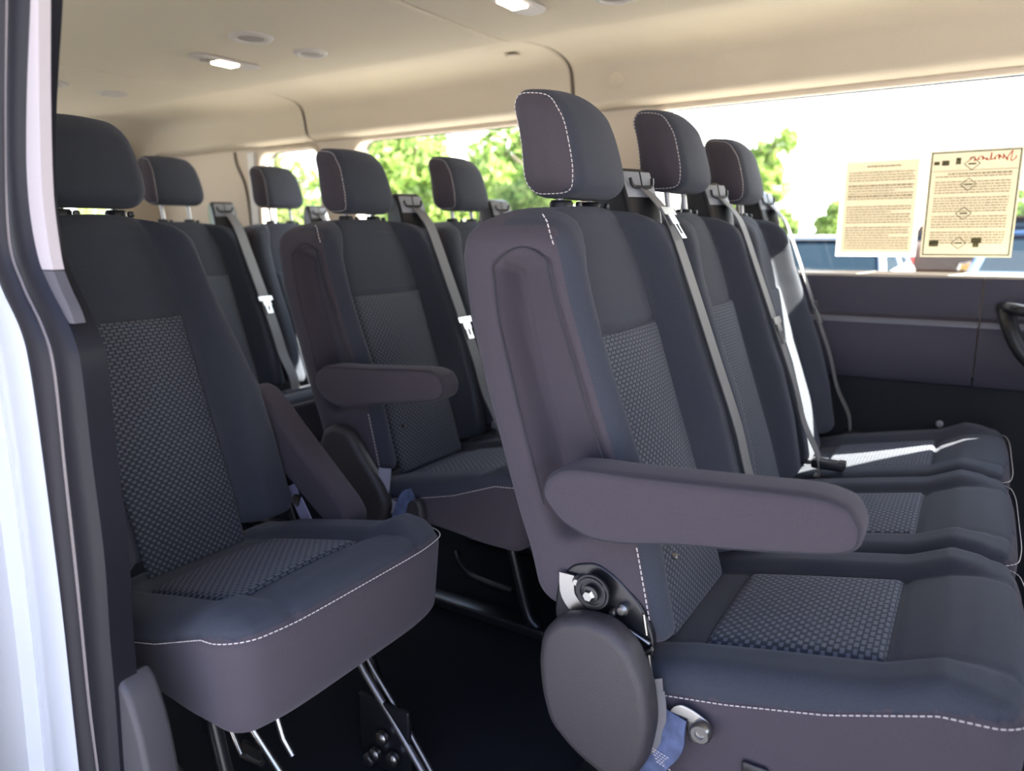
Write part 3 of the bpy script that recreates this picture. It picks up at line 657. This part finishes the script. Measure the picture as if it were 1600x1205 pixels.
# wall panels under the windows
XS = .012
sp = [(YW+.001, .60), (YW+.001, .922), (YW-.012, .926), (YW-.030, .922), (YW-.034, .910), (YW-.018, .82), (YW-.020, .812), (YW-.046, .803), (YW-.052, .794), (YW-.050, .640), (YW-.040, .622), (YW-.010, .612)]
for x0, x1, nm in ((-3.6, XS-.002, 'trim_6'), (XS+.002, XF, 'trim_7')): xz_ex(sp, x0, x1).obj(nm, TRIMP, smooth=True, **struct)
xz_ex([(YW+.002, 0), (YW+.002, .64), (YW-.020, .64), (YW-.028, .60), (YW-.030, .02), (YW-.03, 0)], -3.6, XF).obj('trim_8', TRIMD, smooth=False, **struct)
o = xz_ex([(YW+.066, .905), (YW+.066, .930), (YW-.012, .934), (YW-.034, .929), (YW-.030, .922), (YW, .92)], -1.02, XF).obj('trim_9', TRIMB, smooth=False, **struct)
tb = MB().lathe([(.010, 0), (.010, -.006), (.006, -.010), (.001, -.010)], (-.055, YW-.030, .502), 'Y', 16).obj('panel_fastener', GREYP, label='small grey round fastener on the dark lower wall panel', cat='fastener')
for i, (x, z) in enumerate(((-.215, .792), (-.17, .920), (-.02, .792))): pass
for x0, x1, nm in ((-1.6, XS-.002, 'trim_24'), (XS+.002, XF, 'trim_25')): xz_ex([(YW-.030, .806), (YW-.048, .803), (YW-.0535, .796), (YW-.0535, .788), (YW-.040, .788)], x0, x1).obj(nm, mat('ledge_highlight', (.13, .135, .165), .4), **struct)  # lighter strip: the highlight along the ledge is put into its colour
# grab handle at the right edge
gh = MB(); gh.tube(curve([(.060, 2.372, .845), (.075, 2.335, .848), (.10, 2.315, .846), (.16, 2.31, .83), (.20, 2.31, .76), (.20, 2.32, .70)], 24), .016, 12)
gh.tube(curve([(.068, 2.35, .84), (.085, 2.32, .79), (.12, 2.31, .73), (.17, 2.31, .69), (.21, 2.33, .685)], 24), .020, 12)
gh.obj('grab_handle', BLK, label='black curved grab handle at the right edge in front of the window wall', cat='handle')

# ------------------------------------------------------------------ ceiling fittings
LAMPM = emis_mat('lamp_lens', (1, .84, .68), 7)
FIT = mat('ceiling_fitting', (.44, .39, .35), .6); FITD = mat('ceiling_fitting_dark', (.27, .23, .20), .7)
def dome(x, y, label, ln=.20, rz=0.):
    o = empty('dome_light', (x, y, 1.600), label=label, cat='ceiling light', group='dome lights in the headliner'); o.rotation_euler[2] = rz
    n = MB().add(*(lambda q: (q.v, q.f))(puff([(p[0]*1, p[1]) for p in rrect(-.040, .040, -ln/2, ln/2, .038, 8)], -.008, .002, .006, n=0, smooth_pts=False)))
    n.v = [(a, c, b) for a, b, c in n.v]; n.obj('housing', FIT, o, auto=False)
    l = MB().box((0, .0, -.010), (.046, .075, .010), bev=.004); l.obj('lens', LAMPM, o, label='glowing lens')
    MB().box((0, -.062, -.009), (.04, .030, .006), bev=.002).obj('switch', FITD, o)
    return o
dome(-2.09, 1.59, 'lit dome light beside two round fittings on the headliner', ln=.24)
dome(-1.005, 1.585, 'lit dome light cut by the top edge of the photo', ln=.24)
def rnd(x, y, r, label, slats=0):
    o = empty('ceiling_vent', (x, y, 1.600), label=label, cat='ceiling vent')
    MB().lathe([(r, .004), (r, -.002), (r*.90, -.007), (r*.72, -.008), (r*.68, -.004)], (0, 0, 0), n=40).obj('bezel', FIT, o)
    MB().lathe([(r*.70, -.003), (r*.5, -.0045), (.001, -.0045)], (0, 0, 0), n=40).obj('grille', FITD if not slats else BLK, o)
    for k in range(slats):
        a = -r*.55+k*(1.1*r/(slats-1)); MB().box((a, 0, -.006), (.005, 2*math.sqrt(max(.001, (r*.68)**2-a*a)), .006)).obj('slat', FIT, o)
rnd(-1.790, 1.455, .062, 'round ceiling speaker grille, the larger one above the lit dome light')
rnd(-1.788, 1.670, .052, 'round ceiling grille right of the dome light, nearer the window wall')
rnd(-2.88, 1.445, .060, 'round ceiling grille beside the door pillar at the far left')
rnd(-2.90, 1.680, .056, 'round slatted air vent behind the rear headliner seam', slats=6)
rnd(-.790, 1.700, .055, 'round ceiling grille just peeking in at the top edge of the photo')
MB().lathe([(.024, .002), (.024, -.003), (.019, -.005), (.001, -.005)], (-1.075, 2.329, 1.545), 'Y', 24).obj('ceiling_plug', HEAD, label='small beige oval plug in the headliner above the large window', cat='plug')
MB().lathe([(.024, .002), (.024, -.003), (.018, -.004), (.001, -.004)], (-1.37, 2.16, 1.626), 'Z', 24).obj('ceiling_plug', HEAD, label='small faint round plug beside the middle headliner seam', cat='plug')

# ------------------------------------------------------------------ door jamb at the left edge
def strip(pts, wdt, dep, name, m, rnd_=.006, **k):
    """bar following pts (x,y,z) on the pillar: wdt in x, dep in y"""
    C = curve(pts, 80); v = []; f = []; n = 16
    for p in C:
        for j in range(n):
            a = 2*PI*j/n; ca, sa = math.cos(a), math.sin(a); e = .5
            v.append((p[0]+wdt/2*math.copysign(abs(ca)**e, ca), p[1]+dep/2*math.copysign(abs(sa)**e, sa), p[2]))
    for i in range(len(C)-1):
        for j in range(n): f.append((i*n+j, i*n+(j+1) % n, (i+1)*n+(j+1) % n, (i+1)*n+j))
    f.append(tuple(range(n))[::-1]); f.append(tuple((len(C)-1)*n+j for j in range(n)))
    return MB().add(v, f).obj(name, m, **k)
def jp(u, v, y):
    d = fw+rt*((u-800)/F_PX)-up*((v-602.5)/F_PX); t = (y-CAM.y)/d.y; p = CAM+d*t; return p
JY = .42
def jc(pts, y=JY, n=90):
    """heights and fore-aft positions of a line on the pillar, at y across the van"""
    C = curve([(u, v, 0) for u, v in pts], n); return [jp(c[0], c[1], y) for c in C]
B1 = [(-22, -80), (-22, 0), (-20, 200), (-12, 350), (4, 435), (37, 510), (52, 570), (72, 700), (92, 850), (110, 1000), (130, 1205), (138, 1290)]
B2 = [(14, -80), (12, 0), (10, 200), (14, 370), (36, 445), (66, 510), (84, 576), (102, 747), (121, 924), (138, 1095), (152, 1205), (160, 1290)]
B4 = [(52, -80), (50, 0), (43, 170), (45, 300), (62, 405), (100, 490), (118, 535), (128, 580), (144, 720), (163, 870), (172, 1000), (180, 1090), (188, 1205), (196, 1290)]
def shift(B, d): return [(u+d, v) for u, v in B]
def zmatch(A, B):
    """B resampled at the heights of A"""
    zs = [p.z for p in B][::-1]; xs = [p.x for p in B][::-1]; return [Vector((float(np.interp(p.z, zs, xs)), p.y, p.z)) for p in A]
def band(A, B, dep, bulge, name, m, parent=None, n=8, **k):
    """bar between two lines on the pillar, dep thick, its face bulging towards the street"""
    A = jc(A) if not isinstance(A[0], Vector) else A; B = zmatch(A, jc(B) if not isinstance(B[0], Vector) else B); v = []; f = []
    for p, q in zip(A, B):
        for i in range(n+1):
            t = i/n; v.append((p.x+(q.x-p.x)*t, p.y-bulge*math.sin(PI*t)**.6, p.z))
        v += [(q.x, q.y+dep, q.z), (p.x, p.y+dep, p.z)]
    m_ = n+3
    for i in range(len(A)-1):
        for j in range(m_): f.append((i*m_+j, i*m_+(j+1) % m_, (i+1)*m_+(j+1) % m_, (i+1)*m_+j))
    f += [tuple(range(m_)), tuple((len(A)-1)*m_+j for j in range(m_))]
    return MB().add(v, f).obj(name, m, parent, **k)
seal = empty('door_seal', (0, 0, 0), label='black rubber weather seal running down the door pillar at the left edge', cat='door seal')
band(B1, B2, .03, .012, 'outer_bulb', RUBL, seal, label='outer rounded grey bulb')
band(shift(B2, 1), shift(B2, 6), .03, .004, 'bead', mat('pale_bead', (.12, .10, .10), .4), seal, label='thin paler bead')
band(shift(B2, 6), B4, .03, .010, 'inner_lip', RUB, seal)
band(shift(B1, -60), shift(B1, -1), .03, .006, 'wall_door_pillar', PAINT, **struct)
Lft = [p+Vector((-.45, -.02, 0)) for p in jc(shift(B1, -60))]
band(Lft, shift(B1, -60), .03, .02, 'wall_body_side', PAINT, **struct)
TU = [(45, -80), (44, 0), (38, 170), (40, 300), (58, 405), (64, 421)]
TU2 = [(60, -80), (60, 0), (61, 150), (66, 300), (77, 390), (83, 421)]
band([(u, v) for u, v in TU], TU2, .012, .001, 'trim_10', mat('pink_beige_trim', (.36, .32, .325), .6), **struct)
band([(64, 423), (80, 455), (97, 485), (108, 505)], [(83, 423), (96, 455), (110, 485), (119, 512)], .012, .001, 'trim_11', mat('pillar_grey', (.07, .065, .075), .6), **struct)
MB().box((-1.14, .47, .8), (.24, .03, 1.6)).obj('wall_pillar_core', TRIMD, smooth=False, **struct)
puff([(-.93, .0), (-.93, .42), (-.885, .505), (-.858, .49), (-.838, .43), (-.828, .36), (-.822, 0)], JY+.005, JY+.05, .008, n=60).obj('trim_12', mat('step_trim', (.033, .030, .036), .6), **struct)

# ------------------------------------------------------------------ papers on the big window, seen from behind
PAPER = thin_mat('window_paper', (.54, .49, .40), .5); INK = thin_mat('faded_ink', (.33, .26, .15), .45); INKD = thin_mat('olive_ink', (.10, .10, .05), .3); INKR = thin_mat('red_ink', (.60, .05, .04), .4); GRN = thin_mat('green_border', (.03, .08, .07), .2)
YP = YW+.068
def pbox(mb, x0, x1, z0, z1, y=YP-.0012): mb.box(((x0+x1)/2, y, (z0+z1)/2), (abs(x1-x0), .0004, abs(z1-z0))); return mb
def textline(mb, x0, x1, z, h=.0030):
    x = x0
    while x < x1-.003:
        w_ = random.uniform(.004, .014); w_ = min(w_, x1-x); pbox(mb, x, x+w_, z-h/2, z+h/2); x += w_+.002
p1 = empty('window_paper', (0, 0, 0), label='cream printed form taped inside the large window, the left one of two', cat='paper')
a0, a1, b0, b1 = -.388, -.168, .977, 1.270
pbox(MB(), a0+.012, a1-.012, b0+.012, b1-.012, YP).obj('sheet', PAPER, p1, smooth=False)
q_ = MB()
for r_ in ((a0, a1, b0, b0+.012), (a0, a1, b1-.012, b1), (a0, a0+.012, b0+.012, b1-.012), (a1-.012, a1, b0+.012, b1-.012)): pbox(q_, *r_, YP)
q_.obj('margin', thin_mat('paper_border', (.80, .79, .79), .5), p1, smooth=False)

mb = MB(); textline(mb, a0+.07, a1-.06, b1-.028, .004); mb.obj('heading', INK, p1, smooth=False); mb = MB()
for k in range(30):
    z = b1-.045-k*.0077
    if k in (4, 11, 12, 20): continue
    textline(mb, a0+.022, a1-.022-(.05 if k in (7, 15, 24) else 0), z, .0030 if k not in (5, 9) else .0045)
mb.obj('print', INK, p1, smooth=False)
p2 = empty('window_paper', (0, 0, 0), label='printed sheet with red script and diamond marks, right one of two on the large window', cat='paper')
a0, a1, b0, b1 = -.156, .068, .977, 1.276
pbox(MB(), a0, a1, b0, b1, YP).obj('sheet', PAPER, p2, smooth=False)
e = .005; mb = MB()
for r_ in ((a0+e, a1-e, b0+e, b0+e+.003), (a0+e, a1-e, b1-e-.003, b1-e), (a0+e, a0+e+.003, b0+e, b1-e), (a1-e-.003, a1-e, b0+e, b1-e)): pbox(mb, *r_)
mb.obj('border', GRN, p2, smooth=False)
mb = MB(); pbox(mb, a0+.01, a1-.01, b1-.058, b1-.0565)
for k in range(27):
    z = b1-.066-k*.0074
    if k in (2, 8, 15, 21): continue
    textline(mb, a0+.020+(.03 if k == 0 else 0), a1-.022, z, .0028 if k else .0042)
mb.obj('print', INK, p2, smooth=False)
xc = -.050
for zc in (b1-.040, b1-.096, b1-.176, b0+.040):
    s = .019; mb = MB()
    P = [(xc-s, zc), (xc, zc+s*.9), (xc+s, zc), (xc, zc-s*.9)]
    for i in range(4):
        (x0, z0), (x1, z1) = P[i], P[(i+1) % 4]; mb.tube([(x0, YP-.0018, z0), (x1, YP-.0018, z1)], .0009, 5)
    pbox(mb, xc-s*.5, xc+s*.5, zc-.002, zc+.002, YP-.0018); xc -= .004; mb.obj('diamond_mark', INKD, p2, smooth=False)
mb = MB(); pbox(mb, a0+.012, a0+.026, b1-.040, b1-.030); pbox(mb, a0+.032, a0+.050, b1-.042, b1-.028); pbox(mb, a0+.066, a0+.078, b1-.040, b1-.022)
pbox(mb, a0+.02, a0+.044, b0+.030, b0+.048); pbox(mb, a1-.10, a1-.075, b0+.040, b0+.054); pbox(mb, a1-.10+.005, a1-.08, b0+.028, b0+.04)
mb.obj('print_blocks', thin_mat('olive_print', (.20, .19, .11), .4), p2, smooth=False)
# red handwriting, mirrored as it shows through from behind
mb = MB(); L = []; x = a1-.018
for k in range(34):
    t = k/33; L.append((a1-.018-t*.105+.004*math.sin(k*2.1), YP-.0022, b1-.024-.006*math.sin(k*1.35)-.010*(1 if k % 5 == 2 else 0)+.009*(1 if k % 7 == 4 else 0)-t*.003))
mb.tube(curve(L, 220), .0011, 5); mb.obj('script', INKR, p2)

# ------------------------------------------------------------------ outside
GZ = -.60
MB().box((0, 0, GZ-.05), (140, 140, .1)).obj('ground', mat('asphalt', (.38, .36, .34), .9, noise=.15, nscale=3), smooth=False, **struct)
LEAF = [thin_mat('leaf_%d' % i, c, .45) for i, c in enumerate(((.24, .34, .08), (.36, .44, .15), (.12, .19, .05)))]
BARK = mat('bark', (.16, .12, .08), .9, noise=.3, nscale=20)
def tree(x, y, h, rad, nleaf, label, low=.25, ls=.16, mi=None, group='trees beyond the car park'):
    o = empty('tree' if h > 3.2 else 'bush', (x, y, GZ), label=label, cat='tree' if h > 3.2 else 'bush', group=group)
    tr = MB(); tr.tube(curve([(0, 0, 0), (.05, 0, h*.3), (-.05, .05, h*.6), (0, 0, h*.85)], 10), [.16-.012*i for i in range(10)] if h > 3 else .05, 8)
    for k in range(7):
        a = k*2.4; z0 = h*(.3+.07*k); tr.tube([(0, 0, z0), (rad*.6*math.cos(a), rad*.6*math.sin(a), z0+h*.18)], .04 if h > 3 else .02, 6)
    tr.obj('trunk', BARK, o)
    # clumps
    cl = [(rng.normal(0, .42, 3)*np.array([rad, rad, h*(1-low)*.42])+np.array([0, 0, h*(low+(1-low)*.5)])) for _ in range(26)]
    cl = [c for c in cl if (c[0]**2+c[1]**2)**.5 < rad*1.05]
    V = []; Fc = []; mi_ = []
    n = nleaf
    cs = np.array(cl)[rng.integers(0, len(cl), n)]; d = rng.normal(0, 1, (n, 3)); d /= np.linalg.norm(d, axis=1)[:, None]
    P = cs+d*(rng.uniform(.5, 1, n)**.5)[:, None]*rad*.36; P[:,2] = np.clip(P[:,2], h*low*.5, h)
    A = rng.normal(0, 1, (n, 3)); A /= np.linalg.norm(A, axis=1)[:, None]; B = np.cross(A, rng.normal(0, 1, (n, 3))); B /= np.linalg.norm(B, axis=1)[:, None]
    s = rng.uniform(.6, 1.2, n)[:, None]*ls
    Q = np.stack([P-A*s, P-B*s*.45, P+A*s, P+B*s*.45], 1).reshape(-1, 3)
    me = mesh_of(Q, np.arange(4*n).reshape(n, 4)); 
    for m_ in LEAF: me.materials.append(m_)
    me.polygons.foreach_set('material_index', rng.choice([0, 0, 1, 1, 2], n).astype(np.int32))
    f = bpy.data.objects.new('foliage', me); COL.objects.link(f); f.parent = o
    return o
T = [(-17.9, 15, 5.0, 1.7, 'leafy green tree seen through the small rear side window'), (-16.6, 19, 5.6, 2.0, 'leafy green tree behind the headrest of the armrest place'), (-12.5, 14.6, 4.5, 1.7, 'leafy green tree filling the middle window left of the far headrest'),
     (-12.2, 18.8, 5.3, 1.9, 'leafy green tree in the middle window right of the far headrest'), (-8.3, 14.8, 4.5, 1.7, 'leafy green tree just left of the nearest headrest')]
for x, y, h, r, lb in T: tree(x, y, h, r, 6500, lb, low=.1)
def ux(u, Y): return jp(u, 395, Y).x
tree(ux(1178, 22), 22, 5.0, 1.0, 4200, 'tall green tree beside the far headrest of the nearest bench', low=.3, ls=.13)
for x, r, lb in ((ux(1216, 18.2), .5, 'round green bush left of the light pole'), (ux(1292, 18.2), .5, 'round green bush between the light pole and the left paper'), (ux(1610, 18.2), .7, 'green bush at the right edge beyond the papers')):
    tree(x, 18.2 if r < .6 else 20.5, 2.55, r, 4200, lb, low=.2, ls=.10, group='bushes beyond the parked cars')
for y, lb in ((.0, 'leafy tree behind the van, seen under the headrest of the single seat'),): tree(-9.5, 3.2, 3.0, 1.8, 3000, lb, low=.05, group='trees beyond the car park')
MB().tube([(ux(1252, 17.2), 17.2, GZ), (ux(1252, 17.2), 17.2, 2.0)], .08, 10).box((ux(1252, 17.2), 17.2, 2.03), (.3, .16, .08)).obj('light_pole', mat('pole_white', (.8, .8, .82), .5), label='pale light pole between two bushes outside the large window', cat='pole')
# parked cars
CG = mat('car_glass', (.012, .02, .028), .6, spec=.0); TY = mat('tyre', (.02, .02, .02), .8); CHR = mat('chrome', (.8, .8, .8), .15, metal=1)
def car(x, y, rz, col, label, H=1.72, L=4.7, W=1.9, hood=1.1, truck=False, cargs=None):
    o = empty('parked_car', (x, y, GZ), label=label, cat='car'); o.rotation_euler[2] = rz
    pm = mat('car_paint_%s' % len(MATS), col, .6, spec=.05)
    prof_ = [(-L/2, .35), (-L/2-.03, .62), (-L/2+.05, hood-.12), (-L/2+.30, hood-.02), (-L/2+1.15, hood+.02), (L/2-.6 if not truck else L/2-1.6, hood+.05), (L/2-.05, hood), (L/2+.02, .6), (L/2, .35), (L/2-.5, .25), (-L/2+.5, .25)]
    b = puff(prof_, -W/2, W/2, .10, n=110, seg=5); bo = b.obj('body', pm, o, auto=False)
    ce_ = L/2-.55 if not truck else L/2-1.9
    cab = [(-L/2+1.05, hood-.02), (-L/2+1.85, H-.10), (-L/2+2.2, H), (ce_-.7, H), (ce_-.2, H-.12), (ce_, hood-.02)]
    n = len(cab); c2 = MB(); vs = []
    for sgn in (-1, 1):
        for (cx, cz) in cab: yy = W/2*(.95-.17*max(0, (cz-hood)/(H-hood))); vs.append((cx, sgn*yy, cz))
    c2.add(vs, [tuple(range(n)), tuple(range(n, 2*n))[::-1]]+[(i, (i+1) % n, n+(i+1) % n, n+i) for i in range(n)]); c2.obj('cabin_glass', CG, o, smooth=False)
    rf = MB().box(((-L/2+2.0+ce_-.45)/2+.05, 0, H+.005), (ce_-.4+L/2-2.0, W*.78, .05), bev=.02)
    for sgn in (-1, 1):
        for (q, r_) in ((0, 1), (5, 4)):
            A = Vector(vs[q if sgn < 0 else q+n]); B = Vector(vs[r_ if sgn < 0 else r_+n]); rf.tube([A, B], .035, 6)
        mxx = (cab[1][0]+cab[4][0])/2; rf.tube([(mxx, sgn*W*.47, hood), (mxx, sgn*W*.40, H)], .04, 6)
    rf.obj('roof', pm, o)
    for xx in (-L/2+.85, L/2-.95):
        for sgn in (-1, 1): MB().lathe([(.34, -.1), (.36, -.06), (.36, .06), (.34, .1), (.2, .1)], (xx, sgn*(W/2-.09), .36), 'Y', 28).obj('wheel', TY, o)
    for sgn in (-1, 1):
        MB().box((-L/2+.02, sgn*(W/2-.28), hood-.25), (.10, .36, .15), bev=.03).obj('headlight', GREYP if col[0] > .3 else mat('lamp_clear', (.6, .65, .7), .15), o)
        MB().box((L/2-.02, sgn*(W/2-.14), hood-.20), (.08, .18, .30), bev=.03).obj('tail_light', mat('lamp_red', (.7, .02, .02), .3), o)
    return o
R90 = PI/2
def ux(u, Y): return jp(u, 395, Y).x
car(ux(1268, 9.4), 9.6, R90, (.45, .46, .48), 'white parked car nearest the far headrest, outside the large window', H=1.58, hood=1.20)
tk = car(ux(1520, 12.4), 15.0, -R90, (.040, .020, .010), 'brown parked pickup with a gold bowtie emblem, low in the large window', H=1.86, L=5.2, hood=1.45, truck=True, W=1.95)
bt = [(-.14, .0), (-.115, .040), (-.045, .040), (-.045, .055), (.045, .055), (.045, .040), (.14, .040), (.115, 0), (.14-.025, -.040), (.045, -.040), (.045, -.055), (-.045, -.055), (-.045, -.040), (-.14, -.040)]
bt = [(-.13, .042), (-.055, .042), (-.045, .062), (.062, .062), (.055, .042), (.150, .042), (.13, -.042), (.055, -.042), (.045, -.062), (-.062, -.062), (-.055, -.042), (-.150, -.042)]
def emblem(k, y0, y1, name, m, par, zc=1.15):
    e_ = puff([(x*k, z*k+zc) for x, z in bt], y0, y1, .003, n=0, smooth_pts=False)
    e_.v = [(2.63-y, x, z) for x, y, z in e_.v]; return e_.obj(name, m, par, smooth=False)
em = emblem(1.08, -.02, .03, 'emblem', CHR, tk); emblem(1.0, -.028, .0, 'emblem_face', mat('emblem_gold', (.42, .22, .01), .5), em)
car(ux(1700, 7.6)+.1, 9.6, R90, (.08, .14, .24), 'pale blue parked car at the right edge of the large window', H=1.62, hood=1.25)
car(ux(720, 9)-.5, 9.2, 0, (.2, .2, .22), 'silver parked car seen low through the middle window', H=1.45, hood=.9)
